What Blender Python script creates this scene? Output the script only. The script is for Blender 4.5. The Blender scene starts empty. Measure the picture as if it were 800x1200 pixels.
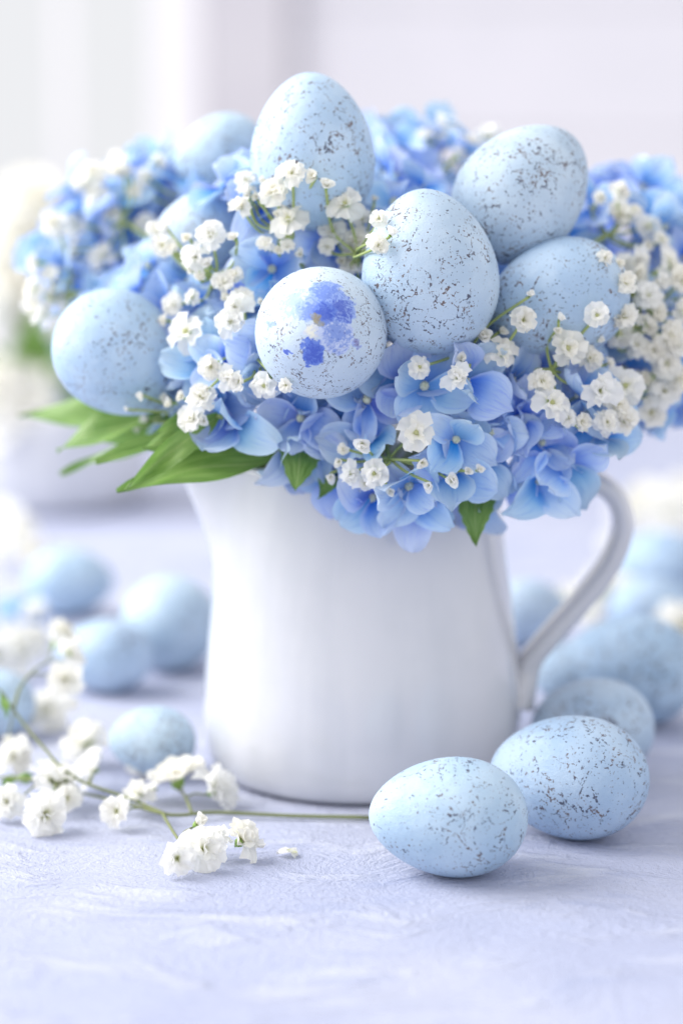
import bpy, bmesh, math, random
from mathutils import Vector, Matrix, noise
R = math.radians
rnd = random.Random(7)
sc = bpy.context.scene
col = sc.collection

# ------------------------------------------------------------------ camera
CAM = Vector((0, -0.85, 0.243)); PITCH = R(10); LENS = 85.0
cd = bpy.data.cameras.new('camera'); cam = bpy.data.objects.new('camera', cd); col.objects.link(cam)
cam.location = CAM; cam.rotation_euler = (math.pi/2 - PITCH, 0, 0)
cd.sensor_fit = 'VERTICAL'; cd.sensor_height = 36; cd.sensor_width = 24; cd.lens = LENS
cd.clip_start = 0.02; cd.clip_end = 50
cd.dof.use_dof = True; cd.dof.focus_distance = 0.762; cd.dof.aperture_fstop = 3.8
sc.camera = cam
# ------------------------------------------------------------------ light
w = bpy.data.worlds.new('World'); sc.world = w; w.use_nodes = True
bg = w.node_tree.nodes['Background']; bg.inputs[0].default_value = (0.985, 0.98, 1.0, 1); bg.inputs[1].default_value = 0.84
def area(name, loc, target, size, power, color):
    l = bpy.data.lights.new(name, 'AREA'); l.shape = 'SQUARE'; l.size = size; l.energy = power; l.color = color
    o = bpy.data.objects.new(name, l); col.objects.link(o); o.location = loc
    o.rotation_euler = (Vector(target)-Vector(loc)).to_track_quat('-Z', 'Y').to_euler()
    return o
area('window_light', (-1.22, 0.22, 1.0), (0, 0, 0.1), 1.2, 35, (1, 0.985, 0.97))
sc.view_settings.view_transform = 'Standard'; sc.view_settings.look = 'None'
sc.view_settings.gamma = 1; sc.view_settings.use_curve_mapping = False
sc.view_settings.exposure = 0.32
sc.render.engine = 'CYCLES'

# ------------------------------------------------------------------ pixel helpers (800x1200 photograph)
FW = Vector((0, math.cos(PITCH), -math.sin(PITCH))); UP = Vector((0, math.sin(PITCH), math.cos(PITCH))); RT = Vector((1, 0, 0))
TN = 18/LENS
def ray(px, py): return FW + RT*((px-400)/600*TN) + UP*((600-py)/600*TN)
def at(px, py, Y):
    d = ray(px, py); return CAM + d*((Y-CAM.y)/d.y)
def gz(px, py, z=0.0):
    d = ray(px, py); return CAM + d*((z-CAM.z)/d.z)

# ------------------------------------------------------------------ object helpers
def link(name, data, parent=None, loc=None):
    o = bpy.data.objects.new(name, data); col.objects.link(o)
    if parent: o.parent = parent
    if loc is not None: o.location = loc
    return o
def tag(o, label, cat, group=None):
    o['label'] = label; o['category'] = cat
    if group: o['group'] = group
    return o
def struct(o): o['kind'] = 'structure'; return o
def mesh(name, verts, faces, mat=None, smooth=True, uvs=None, mats=None, midx=None):
    me = bpy.data.meshes.new(name); me.from_pydata([tuple(v) for v in verts], [], faces)
    for m in (mats or [mat]): me.materials.append(m)
    if midx: me.polygons.foreach_set('material_index', midx)
    me.polygons.foreach_set('use_smooth', [smooth]*len(me.polygons))
    if uvs:
        ul = me.uv_layers.new(name='UVMap')
        for lp in me.loops: ul.data[lp.index].uv = uvs[lp.vertex_index]
    me.update(); return me
class MB:
    def __init__(s): s.v = []; s.f = []; s.uv = []; s.mi = []
    def add(s, v, f, uv=None, mi=0):
        n = len(s.v); s.v += [Vector(p) for p in v]; s.f += [tuple(i+n for i in q) for q in f]
        s.uv += uv or [(0, 0)]*len(v); s.mi += [mi]*len(f)
    def tube(s, pts, rad, seg=6, mi=0, cap=True):
        pts = [Vector(p) for p in pts]; n = len(pts)
        rr = rad if isinstance(rad, (list, tuple)) else [rad]*n
        v = []; f = []; ref = None
        for i, p in enumerate(pts):
            t = (pts[min(i+1, n-1)]-pts[max(i-1, 0)]).normalized()
            if ref is None: ref = t.orthogonal().normalized()
            ref = (ref - t*ref.dot(t)).normalized(); b = t.cross(ref)
            for k in range(seg):
                a = 2*math.pi*k/seg; v.append(p+(ref*math.cos(a)+b*math.sin(a))*rr[i])
        for i in range(n-1):
            for k in range(seg):
                k2 = (k+1) % seg; f.append((i*seg+k, i*seg+k2, (i+1)*seg+k2, (i+1)*seg+k))
        if cap: f.append(tuple(range(seg))[::-1]); f.append(tuple(range((n-1)*seg, n*seg)))
        s.add(v, f, None, mi)
    def box(s, lo, hi, mi=0):
        x0, y0, z0 = lo; x1, y1, z1 = hi
        s.add([(x0,y0,z0),(x1,y0,z0),(x1,y1,z0),(x0,y1,z0),(x0,y0,z1),(x1,y0,z1),(x1,y1,z1),(x0,y1,z1)],
              [(3,2,1,0),(4,5,6,7),(0,1,5,4),(1,2,6,5),(2,3,7,6),(3,0,4,7)], None, mi)
    def me(s, name, mat=None, smooth=True, mats=None): return mesh(name, s.v, s.f, mat, smooth, s.uv, mats, s.mi)
def catmull(pts, n=6):
    P = [Vector(p) for p in pts]; P = [P[0]*2-P[1]] + P + [P[-1]*2-P[-2]]; out = []
    for i in range(1, len(P)-2):
        for k in range(n):
            t = k/n; a, b, c, d = P[i-1], P[i], P[i+1], P[i+2]
            out.append(0.5*((2*b)+(c-a)*t+(2*a-5*b+4*c-d)*t*t+(3*b-a-3*c+d)*t**3))
    out.append(P[-2]); return out

# ------------------------------------------------------------------ materials
def srgb(r, g, b):
    f = lambda c: (c/255/12.92) if c <= 10 else ((c/255+0.055)/1.055)**2.4
    return (f(r), f(g), f(b), 1)
class NT:
    def __init__(s, name):
        s.m = bpy.data.materials.new(name); s.m.use_nodes = True; s.t = s.m.node_tree
        s.t.nodes.clear(); s.out = s.n('ShaderNodeOutputMaterial')
    def n(s, typ, **kw):
        nd = s.t.nodes.new(typ)
        for k, v in kw.items():
            if k in ('i',):
                for a, b in v.items():
                    if hasattr(b, 'is_output') or isinstance(b, bpy.types.NodeSocket): s.t.links.new(b, nd.inputs[a])
                    else: nd.inputs[a].default_value = b
            else: setattr(nd, k, v)
        return nd
    def math(s, op, a, b=0.0, c=None, clamp=False):
        nd = s.n('ShaderNodeMath', operation=op, use_clamp=clamp, i={0: a, 1: b})
        if c is not None:
            if isinstance(c, bpy.types.NodeSocket): s.t.links.new(c, nd.inputs[2])
            else: nd.inputs[2].default_value = c
        return nd.outputs[0]
    def mix(s, fac, a, b, mode='MIX'):
        nd = s.n('ShaderNodeMix', data_type='RGBA', blend_type=mode, i={0: fac, 6: a, 7: b}); return nd.outputs[2]
    def ss(s, x, lo, hi, o0=0.0, o1=1.0):
        return s.n('ShaderNodeMapRange', interpolation_type='SMOOTHSTEP', i={0: x, 1: lo, 2: hi, 3: o0, 4: o1}).outputs[0]
    def noise(s, vec, scale, detail=3, rough=0.5, dist=0.0):
        return s.n('ShaderNodeTexNoise', i={'Vector': vec, 'Scale': scale, 'Detail': detail, 'Roughness': rough, 'Distortion': dist}).outputs[0]
    def vadd(s, a, b): return s.n('ShaderNodeVectorMath', operation='ADD', i={0: a, 1: b}).outputs[0]
    def bump(s, h, st, d): return s.n('ShaderNodeBump', i={'Height': h, 'Strength': st, 'Distance': d}).outputs[0]
    def surf(s, sh): s.t.links.new(sh, s.out.inputs[0]); return s.m
    def bsdf(s, **i):
        nd = s.n('ShaderNodeBsdfPrincipled')
        for a, b in i.items():
            a = a.replace('_', ' ')
            if isinstance(b, bpy.types.NodeSocket): s.t.links.new(b, nd.inputs[a])
            else: nd.inputs[a].default_value = b
        return nd.outputs[0]
    def coords(s, out='Object'): return s.n('ShaderNodeTexCoord').outputs[out]

def plain(name, c, rough=0.5, **kw):
    t = NT(name); return t.surf(t.bsdf(Base_Color=c, Roughness=rough, **kw))

def egg_material(name, print_flower=False, dens=0.0):
    t = NT(name); P0 = t.coords()
    rn = t.n('ShaderNodeObjectInfo').outputs['Random']
    off = t.n('ShaderNodeCombineXYZ', i={0: t.math('MULTIPLY', rn, 37.0), 1: t.math('MULTIPLY', rn, 91.0), 2: t.math('MULTIPLY', rn, 53.0)}).outputs[0]
    P = t.vadd(P0, off)
    big = t.noise(P, 1.6, 2, 0.5)
    base = t.mix(t.ss(big, 0.35, 0.68), srgb(168, 196, 219), srgb(186, 210, 229))
    fine = t.noise(P, 9, 4, 0.6)
    base = t.mix(t.ss(fine, 0.50, 0.8, 0, 0.35), base, srgb(200, 219, 234))
    base = t.n('ShaderNodeHueSaturation', i={0: t.math('MULTIPLY_ADD', t.math('FRACT', t.math('MULTIPLY', rn, 5.7)), 0.014, 0.498), 1: t.math('MULTIPLY_ADD', t.math('FRACT', t.math('MULTIPLY', rn, 11.3)), 0.3, 0.82), 2: t.math('MULTIPLY_ADD', t.math('FRACT', t.math('MULTIPLY', rn, 17.9)), 0.10, 0.97), 4: base}).outputs[0]
    if print_flower: base = t.mix(0.3, base, srgb(222, 231, 240))
    # speckles: broken chains along the contours of a warped noise, plus loose dots
    line = t.math('ABSOLUTE', t.math('SUBTRACT', t.noise(P, 1.9, 4, 0.6, 1.0), 0.5))
    wv = t.n('ShaderNodeTexNoise', i={'Vector': P, 'Scale': 3.5, 'Detail': 4.0, 'Roughness': 0.65}).outputs[1]
    Pw = t.vadd(P, t.n('ShaderNodeVectorMath', operation='SCALE', i={0: wv, 'Scale': 0.55}).outputs[0])
    ck = t.n('ShaderNodeTexVoronoi', feature='DISTANCE_TO_EDGE', i={'Vector': Pw, 'Scale': 2.3}).outputs[0]
    near = t.math('MAXIMUM', t.math('MULTIPLY', t.ss(line, 0.0, 0.026, 1, 0), 0.8), t.ss(ck, 0.0, 0.042, 1, 0))
    patch = t.ss(t.noise(P, 1.5, 1, 0.5), 0.36, 0.58, 0.35, 1)
    bonus = t.math('MULTIPLY', t.math('MULTIPLY', near, patch), 0.23)
    hi = t.noise(P, 20, 3, 0.6, 0.5)
    s1 = t.ss(t.math('ADD', hi, bonus), 0.688-dens, 0.716-dens)
    s2 = t.ss(t.math('ADD', t.noise(t.vadd(P, (3, 8, 1)), 27, 2, 0.5), t.math('MULTIPLY', bonus, 0.3)), 0.69-dens*0.6, 0.72-dens*0.6)
    s2 = t.math('MULTIPLY', s2, t.ss(t.noise(t.vadd(P, (9, 1, 4)), 2.2, 1), 0.38, 0.52, 0.45, 1))
    sp = t.math('MAXIMUM', s1, s2)
    sc_ = t.mix(t.ss(t.noise(P, 5, 1), 0.42, 0.6), srgb(70, 72, 92), srgb(104, 84, 78))
    c = t.mix(t.math('MULTIPLY', sp, 0.94), base, sc_)
    if print_flower:
        # flat printed blossom on the blunt end: local XY seen down the +Z axis
        sep = t.n('ShaderNodeSeparateXYZ', i={0: P0}); x, y, z = sep.outputs
        wx = t.math('MULTIPLY', t.math('SUBTRACT', t.noise(P0, 7, 4, 0.6), 0.5), 0.30)
        wy = t.math('MULTIPLY', t.math('SUBTRACT', t.noise(t.vadd(P0, (4, 4, 4)), 7, 4, 0.6), 0.5), 0.30)
        X = t.math('ADD', x, wx); Y = t.math('ADD', y, wy); front = t.ss(z, 0.1, 0.3)
        ruff = t.noise(P0, 13, 4, 0.65, 1.5)
        def blob(c, cx, cy, rx, ry, inner, outer_, fac=1.0, soft=0.10):
            a = t.math('DIVIDE', t.math('SUBTRACT', X, cx), rx); b = t.math('DIVIDE', t.math('SUBTRACT', Y, cy), ry)
            d = t.math('SQRT', t.math('ADD', t.math('MULTIPLY', a, a), t.math('MULTIPLY', b, b)))
            m = t.math('MULTIPLY', t.ss(d, 1-soft, 1+soft*0.4, 1, 0), front)
            pc = t.mix(t.ss(t.math('ADD', d, t.math('MULTIPLY', t.math('SUBTRACT', ruff, 0.5), 3.0)), 0.35, 1.0), inner, outer_)
            return t.mix(t.math('MULTIPLY', m, fac), c, pc)
        dk, md, lt, pl = srgb(60, 90, 196), srgb(98, 130, 216), srgb(146, 172, 234), srgb(196, 208, 242)
        c = blob(c, -0.33, 0.26, 0.30, 0.25, lt, pl, 0.85)
        c = blob(c, 0.20, -0.12, 0.23, 0.25, md, pl, 0.75)
        c = blob(c, -0.10, 0.18, 0.20, 0.18, md, lt, 0.85)
        c = blob(c, 0.07, 0.40, 0.22, 0.15, md, lt, 0.9)
        c = blob(c, 0.25, 0.20, 0.21, 0.21, dk, lt, 0.9)
        c = blob(c, 0.06, 0.15, 0.15, 0.17, dk, md, 0.85)
        c = blob(c, -0.09, -0.34, 0.15, 0.16, dk, md, 0.95)
        c = blob(c, -0.11, -0.11, 0.10, 0.08, srgb(232, 232, 216), srgb(206, 212, 226), 0.9)
        c = blob(c, -0.04, 0.03, 0.07, 0.09, srgb(150, 138, 96), srgb(140, 150, 170), 0.85)
        c = blob(c, -0.42, -0.35, 0.08, 0.05, dk, md, 0.9)
        c = blob(c, -0.62, 0.04, 0.07, 0.06, md, lt, 0.7)
        c = blob(c, 0.44, -0.22, 0.06, 0.06, srgb(112, 104, 170), lt, 0.7)
    h = t.math('ADD', t.noise(P, 60, 3, 0.6), t.math('MULTIPLY', t.noise(P, 11, 2), 1.2))
    nb = t.bump(h, 0.22, 0.02)
    return t.surf(t.bsdf(Base_Color=c, Roughness=0.48, Normal=nb, Specular_IOR_Level=0.4))
EGG = egg_material('speckled_eggshell', False, 0.006); EGGP = egg_material('printed_eggshell', True); EGGD = egg_material('heavily_speckled_eggshell', False, 0.030)

def petal_material(name, deep, mid, light, trans):
    t = NT(name); uv = t.n('ShaderNodeUVMap').outputs[0]
    sep = t.n('ShaderNodeSeparateXYZ', i={0: uv}); u, v = sep.outputs[0], sep.outputs[1]
    rn = t.n('ShaderNodeObjectInfo').outputs['Random']
    P = t.coords()
    vein = t.noise(t.n('ShaderNodeCombineXYZ', i={0: t.math('MULTIPLY', v, 26.0), 1: t.math('MULTIPLY', u, 2.0), 2: t.math('MULTIPLY', rn, 20.0)}).outputs[0], 1.0, 3, 0.6)
    c = t.mix(t.ss(u, 0.10, 1.0), mid, light)
    c = t.mix(t.ss(u, 0.0, 0.55, 0.85, 0), c, deep)
    c = t.mix(t.ss(vein, 0.5, 0.75, 0, 0.42), c, deep)
    c = t.mix(t.ss(t.math('ABSOLUTE', t.math('SUBTRACT', v, 0.5)), 0.30, 0.5, 0, 0.7), c, light)
    hsv = t.n('ShaderNodeHueSaturation', i={0: t.math('MULTIPLY_ADD', rn, 0.045, 0.475), 1: t.math('MULTIPLY_ADD', t.math('FRACT', t.math('MULTIPLY', rn, 7.3)), 0.34, 0.80), 2: t.math('MULTIPLY_ADD', t.math('FRACT', t.math('MULTIPLY', rn, 13.7)), 0.26, 0.88), 4: c}).outputs[0]
    nb = t.bump(vein, 0.4, 0.001)
    p = t.bsdf(Base_Color=hsv, Roughness=0.55, Normal=nb, Specular_IOR_Level=0.3)
    tr = t.n('ShaderNodeBsdfTranslucent', i={0: hsv, 'Normal': nb}).outputs[0]
    return t.surf(t.n('ShaderNodeMixShader', i={0: trans, 1: p, 2: tr}).outputs[0])
PETAL = petal_material('hydrangea_petal', srgb(78, 134, 230), srgb(138, 188, 247), srgb(210, 229, 253), 0.34)

def white_petal():
    t = NT('white_petal'); uv = t.n('ShaderNodeUVMap').outputs[0]; u = t.n('ShaderNodeSeparateXYZ', i={0: uv}).outputs[0]
    c = t.mix(t.ss(u, 0.0, 0.42), srgb(214, 220, 160), srgb(253, 253, 251))
    c = t.mix(t.ss(t.noise(t.coords(), 2.5, 3), 0.5, 0.8, 0, 0.2), c, srgb(246, 244, 232))
    c = t.mix(t.math('MULTIPLY', t.n('ShaderNodeObjectInfo').outputs['Random'], 0.32), c, srgb(246, 240, 218))
    p = t.bsdf(Base_Color=c, Roughness=0.6, Specular_IOR_Level=0.25)
    tr = t.n('ShaderNodeBsdfTranslucent', i={0: c}).outputs[0]
    return t.surf(t.n('ShaderNodeMixShader', i={0: 0.45, 1: p, 2: tr}).outputs[0])
WPET = white_petal()
def green(name, a, b, rough=0.5):
    t = NT(name); P = t.coords(); uv = t.n('ShaderNodeUVMap').outputs[0]
    sep = t.n('ShaderNodeSeparateXYZ', i={0: uv}); u, v = sep.outputs[0], sep.outputs[1]
    dv = t.math('ABSOLUTE', t.math('SUBTRACT', v, 0.5))
    q = t.n('ShaderNodeCombineXYZ', i={0: t.math('MULTIPLY', dv, 42.0), 1: t.math('MULTIPLY', u, 3.0), 2: 0.0}).outputs[0]
    vn = t.noise(q, 1.0, 2, 0.5)
    c = t.mix(t.ss(vn, 0.35, 0.65), a, b)
    c = t.mix(t.ss(dv, 0.0, 0.03, 0.5, 0), c, srgb(196, 214, 140))
    c = t.mix(t.ss(t.noise(P, 60, 3), 0.45, 0.75, 0, 0.3), c, srgb(168, 196, 110))
    nb = t.bump(vn, 0.3, 0.001)
    p = t.bsdf(Base_Color=c, Roughness=rough, Normal=nb)
    tr = t.n('ShaderNodeBsdfTranslucent', i={0: c}).outputs[0]
    return t.surf(t.n('ShaderNodeMixShader', i={0: 0.3, 1: p, 2: tr}).outputs[0])
LEAF = green('leaf_green', srgb(98, 140, 58), srgb(142, 178, 94), 0.32)
STEM = plain('stem_green', srgb(164, 180, 112), 0.55)
DSTEM = plain('dry_stem', srgb(122, 130, 84), 0.6)
BSTEM = plain('hydrangea_stem', srgb(140, 160, 150), 0.6)
EYE = plain('hydrangea_eye', srgb(206, 212, 190), 0.55)
def ceramic():
    t = NT('white_glaze'); P = t.coords()
    m = t.n('ShaderNodeMapping', i={0: P, 3: (60, 60, 5)}).outputs[0]
    n1 = t.noise(m, 1.0, 3, 0.5); n2 = t.noise(P, 30, 3)
    c = t.mix(t.ss(t.math('ADD', n1, n2), 0.8, 1.2), srgb(206, 208, 214), srgb(214, 215, 220))
    nb = t.bump(t.math('ADD', n1, n2), 0.14, 0.002)
    return t.surf(t.bsdf(Base_Color=c, Roughness=0.26, Normal=nb, Coat_Weight=0.9, Coat_Roughness=0.07, Specular_IOR_Level=0.5))
GLAZE = ceramic()
def plaster():
    t = NT('painted_plaster'); P = t.coords()
    warp = t.n('ShaderNodeTexNoise', i={'Vector': P, 'Scale': 14.0, 'Detail': 2.0}).outputs[1]
    Q = t.vadd(P, t.n('ShaderNodeVectorMath', operation='SCALE', i={0: warp, 'Scale': 0.06}).outputs[0])
    m = t.n('ShaderNodeMapping', i={0: Q, 2: (0, 0, R(28)), 3: (17, 52, 1)}).outputs[0]
    m2 = t.n('ShaderNodeMapping', i={0: Q, 2: (0, 0, R(-38)), 3: (20, 66, 1)}).outputs[0]
    st = t.noise(m, 1.0, 5, 0.62); st2 = t.noise(m2, 1.0, 5, 0.62)
    big = t.noise(P, 9, 3, 0.5)
    c = t.mix(t.ss(big, 0.35, 0.68), srgb(171, 177, 202), srgb(185, 189, 208))
    c = t.mix(t.ss(st, 0.52, 0.70, 0, 0.55), c, srgb(206, 209, 221))
    c = t.mix(t.ss(st2, 0.53, 0.70, 0, 0.5), c, srgb(160, 168, 197))
    rid = t.math('ABSOLUTE', t.math('SUBTRACT', t.noise(Q, 230, 4, 0.65, 0.5), 0.5))
    rid2 = t.math('ABSOLUTE', t.math('SUBTRACT', t.noise(Q, 85, 5, 0.65, 0.4), 0.5))
    h = t.math('ADD', t.math('MULTIPLY', t.ss(rid, 0.0, 0.10), 0.20), t.math('MULTIPLY', t.ss(rid2, 0.0, 0.06), 0.16))
    h = t.math('ADD', h, t.math('MULTIPLY', t.ss(st, 0.50, 0.60), 1.0)); h = t.math('ADD', h, t.math('MULTIPLY', st2, 2.5))
    m3 = t.n('ShaderNodeMapping', i={0: Q, 2: (0, 0, R(24)), 3: (45, 300, 1)}).outputs[0]
    m4 = t.n('ShaderNodeMapping', i={0: Q, 2: (0, 0, R(-50)), 3: (45, 260, 1)}).outputs[0]
    h = t.math('ADD', h, t.math('MULTIPLY', t.noise(m3, 1.0, 4, 0.6), 0.9)); h = t.math('ADD', h, t.math('MULTIPLY', t.noise(m4, 1.0, 4, 0.6), 0.7))
    h = t.math('ADD', h, t.math('MULTIPLY', t.noise(P, 620, 4, 0.6), 0.6))
    nb = t.bump(h, 0.6, 0.0013)
    return t.surf(t.bsdf(Base_Color=c, Roughness=0.62, Normal=nb, Specular_IOR_Level=0.3))
PLASTER = plaster()
def wallpaint(name, a, b):
    t = NT(name); P = t.coords(); n = t.noise(P, 6, 4, 0.6)
    return t.surf(t.bsdf(Base_Color=t.mix(t.ss(n, 0.3, 0.7), a, b), Roughness=0.7, Normal=t.bump(t.noise(P, 80, 3), 0.1, 0.002)))
WALL = wallpaint('white_painted_board', srgb(212, 211, 220), srgb(218, 216, 225))
POST = wallpaint('grey_painted_post', srgb(194, 191, 201), srgb(201, 198, 206))
TRIM = wallpaint('white_trim', srgb(236, 234, 240), srgb(242, 240, 244))
tn = NT('bright_window_pane'); PANE = tn.surf(tn.n('ShaderNodeEmission', i={0: (0.96, 0.97, 1.0, 1), 1: 0.72}).outputs[0])

# ------------------------------------------------------------------ setting: tabletop and wall
def tabletop():
    b = MB(); nx, ny = 60, 70; x0, x1, y0, y1 = -0.75, 0.75, -0.62, 0.95
    v = []; f = []
    for j in range(ny+1):
        for i in range(nx+1):
            x = x0+(x1-x0)*i/nx; y = y0+(y1-y0)*j/ny
            v.append((x, y, -0.0004+0.0004*noise.noise(Vector((x*14, y*14, 3)))))
    for j in range(ny):
        for i in range(nx): a = j*(nx+1)+i; f.append((a, a+1, a+nx+2, a+nx+1))
    b.add(v, f); b.box((x0, y0, -0.035), (x1, y1, -0.003))
    return struct(link('tabletop', b.me('tabletop', PLASTER)))
tabletop()
WY = 2.4
wl = struct(link('wall', None, None, (0, WY, -0.7)))
xr0 = at(345, 100, WY).x
for k in range(12):
    b = MB(); h = 0.175
    b.box((xr0, 0, k*h), (1.6, 0.03, k*h+h-0.002)); link('plank', b.me('plank', WALL, False), wl)
b = MB(); b.box((-1.6, 0.03, 0), (1.6, 0.05, 2.1)); link('backing_board', b.me('backing_board', WALL, False), wl)
po = link('post', None, None, (0, WY, -0.7))
b = MB(); b.box((at(240, 100, WY).x, -0.05, 0), (at(342, 100, WY).x, 0.029, 2.08)); link('shaft', b.me('shaft', POST, False), po)
b = MB(); b.box((at(228, 100, WY).x, -0.062, 0), (at(352, 100, WY).x, -0.051, 0.35)); link('skirting', b.me('skirting', POST, False), po)
tag(po, 'pale grey upright post beside the bright window', 'post')
wi = link('window', None, None, (0, WY, -0.1))
xa, xb = -1.3, at(236, 100, WY-0.02).x
b = MB(); b.box((xa, 0.005, 0.0), (xb, 0.02, 1.3)); link('pane', b.me('pane', PANE, False), wi)
for (p, q) in (((xb-0.06, -0.03, 0), (xb, 0.004, 1.3)), ((xa, -0.03, 0), (xa+0.05, 0.004, 1.3)), ((xa+0.051, -0.03, 1.25), (xb-0.061, 0.004, 1.3)), ((xa+0.051, -0.03, 0), (xb-0.061, 0.004, 0.05))):
    b = MB(); b.box(p, q); link('frame', b.me('frame', TRIM, False), wi)
b = MB(); b.box((at(78, 100, WY).x-0.008, -0.02, 0.051), (at(78, 100, WY).x+0.008, 0.004, 1.249)); link('glazing_bar', b.me('glazing_bar', TRIM, False), wi)
b = MB(); b.box((xa-0.05, -0.08, -0.04), (xb-0.001, 0.02, -0.002)); link('sill', b.me('sill', TRIM, False), wi)
tag(wi, 'bright white framed window beside the grey post', 'window')

# ------------------------------------------------------------------ jug
JX = 0.0075; JH = 0.1130
def make_jug():
    j = link('jug', None, None, (JX, 0, 0)); tag(j, 'white glazed ceramic jug holding the blue bouquet', 'jug')
    outer = [(0.0, 0.0012), (0.0475, 0.0012), (0.0480, 0.0), (0.0508, 0.0), (0.0522, 0.0008), (0.0541, 0.0028), (0.0560, 0.0070), (0.0570, 0.0140), (0.0575, 0.0210), (0.0571, 0.0310), (0.0558, 0.0450), (0.0539, 0.0600), (0.0517, 0.0760), (0.0500, 0.0890), (0.0488, 0.1000), (0.0483, 0.1070), (0.0486, 0.1110)]
    lip = [(0.0481, 0.1127), (0.0471, 0.1131), (0.0461, 0.1122)]
    inner = [(0.0453, 0.1070), (0.0456, 0.1000), (0.0468, 0.0890), (0.0485, 0.0760), (0.0526, 0.0450), (0.0538, 0.0200), (0.0490, 0.0080), (0.0, 0.0065)]
    prof = outer+lip+inner; N = 128; v = []; f = []
    for r, z in prof:
        for k in range(N):
            a = 2*math.pi*k/N; x = r*math.cos(a); y = r*math.sin(a)
            # spout pulled out of the rim on the side away from the handle
            da = abs((a-R(183)+math.pi) % (2*math.pi)-math.pi)
            s = max(0, (z-0.070)/(JH-0.070))**1.35
            g = math.exp(-(da/0.29)**2)
            rr = r+(0.0225*s*g if r > 0.03 else 0)
            pinch = 1-0.06*s*math.exp(-((da-0.62)/0.26)**2)
            zz = z+(0.004*s*g if r > 0.03 else 0)
            v.append((rr*math.cos(a)*1.0, rr*math.sin(a)*pinch, zz))
    for i in range(len(prof)-1):
        for k in range(N):
            k2 = (k+1) % N; f.append((i*N+k, i*N+k2, (i+1)*N+k2, (i+1)*N+k))
    me = mesh('body', v, f, GLAZE); bm = bmesh.new(); bm.from_mesh(me); bmesh.ops.remove_doubles(bm, verts=bm.verts, dist=1e-6)
    bmesh.ops.recalc_face_normals(bm, faces=bm.faces); bm.to_mesh(me); bm.free()
    bo = link('body', me, j); sd = bo.modifiers.new('smooth', 'SUBSURF'); sd.levels = 1; sd.render_levels = 1
    path = [(560, 578), (592, 566), (636, 557), (682, 559), (716, 577), (729, 612), (716, 655), (684, 699), (648, 740), (622, 772), (611, 800), (604, 822)]
    pts = catmull([at(x, y, 0.0)-Vector((JX, 0, 0)) for x, y in path], 7)
    n = len(pts); b = MB(); v = []; f = []; seg = 20
    for i, p in enumerate(pts):
        t = (pts[min(i+1, n-1)]-pts[max(i-1, 0)]).normalized(); sd_ = Vector((0, 1, 0)); nn = t.cross(sd_).normalized()
        u = i/(n-1); wd = 0.0075+0.003*(1-u)+0.004*max(0, u-0.85)/0.15; th = 0.0040+0.0012*max(0, 0.25-u)*4+0.0030*max(0, u-0.80)/0.2
        for k in range(seg):
            a = 2*math.pi*k/seg; ca, sa = math.cos(a), math.sin(a)
            v.append(p+sd_*wd*math.copysign(abs(ca)**0.8, ca)+nn*th*math.copysign(abs(sa)**0.9, sa))
    for i in range(n-1):
        for k in range(seg): k2 = (k+1) % seg; f.append((i*seg+k, i*seg+k2, (i+1)*seg+k2, (i+1)*seg+k))
    f += [tuple(range(seg))[::-1], tuple(range((n-1)*seg, n*seg))]
    b.add(v, f); link('handle', b.me('handle', GLAZE), j)
make_jug()

# ------------------------------------------------------------------ eggs
def egg_mesh(name, mat, ratio, k=0.13):
    v = []; f = []; NU, NV = 40, 28
    for i in range(NV+1):
        th = math.pi*i/NV; z = math.cos(th); r = ratio*math.sin(th)*(1-k*z-0.03*z*z)
        for q in range(NU): a = 2*math.pi*q/NU; v.append((r*math.cos(a), r*math.sin(a), z))
    for i in range(NV):
        for q in range(NU): q2 = (q+1) % NU; f.append((i*NU+q, (i+1)*NU+q, (i+1)*NU+q2, i*NU+q2))
    me = mesh(name, v, f, mat); bm = bmesh.new(); bm.from_mesh(me); bmesh.ops.remove_doubles(bm, verts=bm.verts, dist=1e-5)
    bm.to_mesh(me); bm.free(); return me
EGGS = []   # (matrix_inverse, ratio) of the eggs for placing petals round them
_em = {}
def egg(px, py, L, W, ang, toward, Y, label, group=None, mat=None, roll=0.0, clear=False, k=0.13):
    """L, W in metres; ang: image direction of the narrow end; toward: tilt of the narrow end to the viewer; Y None = lies on the table"""
    mat = mat or EGG; ratio = W/L; key = (mat.name, round(ratio, 2), k)
    if key not in _em: _em[key] = egg_mesh('egg', mat, round(ratio, 2), k)
    a, d = R(ang), R(toward)
    ax = (RT*math.cos(a)+UP*math.sin(a))*math.cos(d)-FW*math.sin(d)
    if Y is None:
        ax = (RT*math.cos(a)+Vector((0, 1, 0))*math.sin(a))*math.cos(d)+Vector((0, 0, 1))*math.sin(d)
    q = ax.to_track_quat('Z', 'Y'); M = q.to_matrix() @ Matrix.Rotation(roll, 3, 'Z')
    if Y is None:
        zmin = min((M @ v.co).z for v in _em[key].vertices)*L/2
        p = gz(px, py, -zmin-0.0004)
    else: p = at(px, py, Y)
    o = link('egg', _em[key]); o.matrix_world = Matrix.Translation(p) @ M.to_4x4() @ Matrix.Diagonal((L/2, L/2, L/2, 1))
    tag(o, label, 'egg', group)
    if clear: EGGS.append((o.matrix_world.inverted(), ratio, p, L/2))
    return o
B = 'speckled eggs nestled in the bouquet'; T = 'speckled eggs lying on the table'
egg(366, 178, .0525, .0413, 92, 8, -.034, 'tall pale blue egg standing upright highest in the bouquet', B, roll=.4, clear=True)
egg(612, 225, .0522, .0417, 48, -12, -.032, 'dark speckled blue egg leaning in the bouquet behind two other eggs', B, EGGD, roll=1.1, clear=True)
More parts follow.
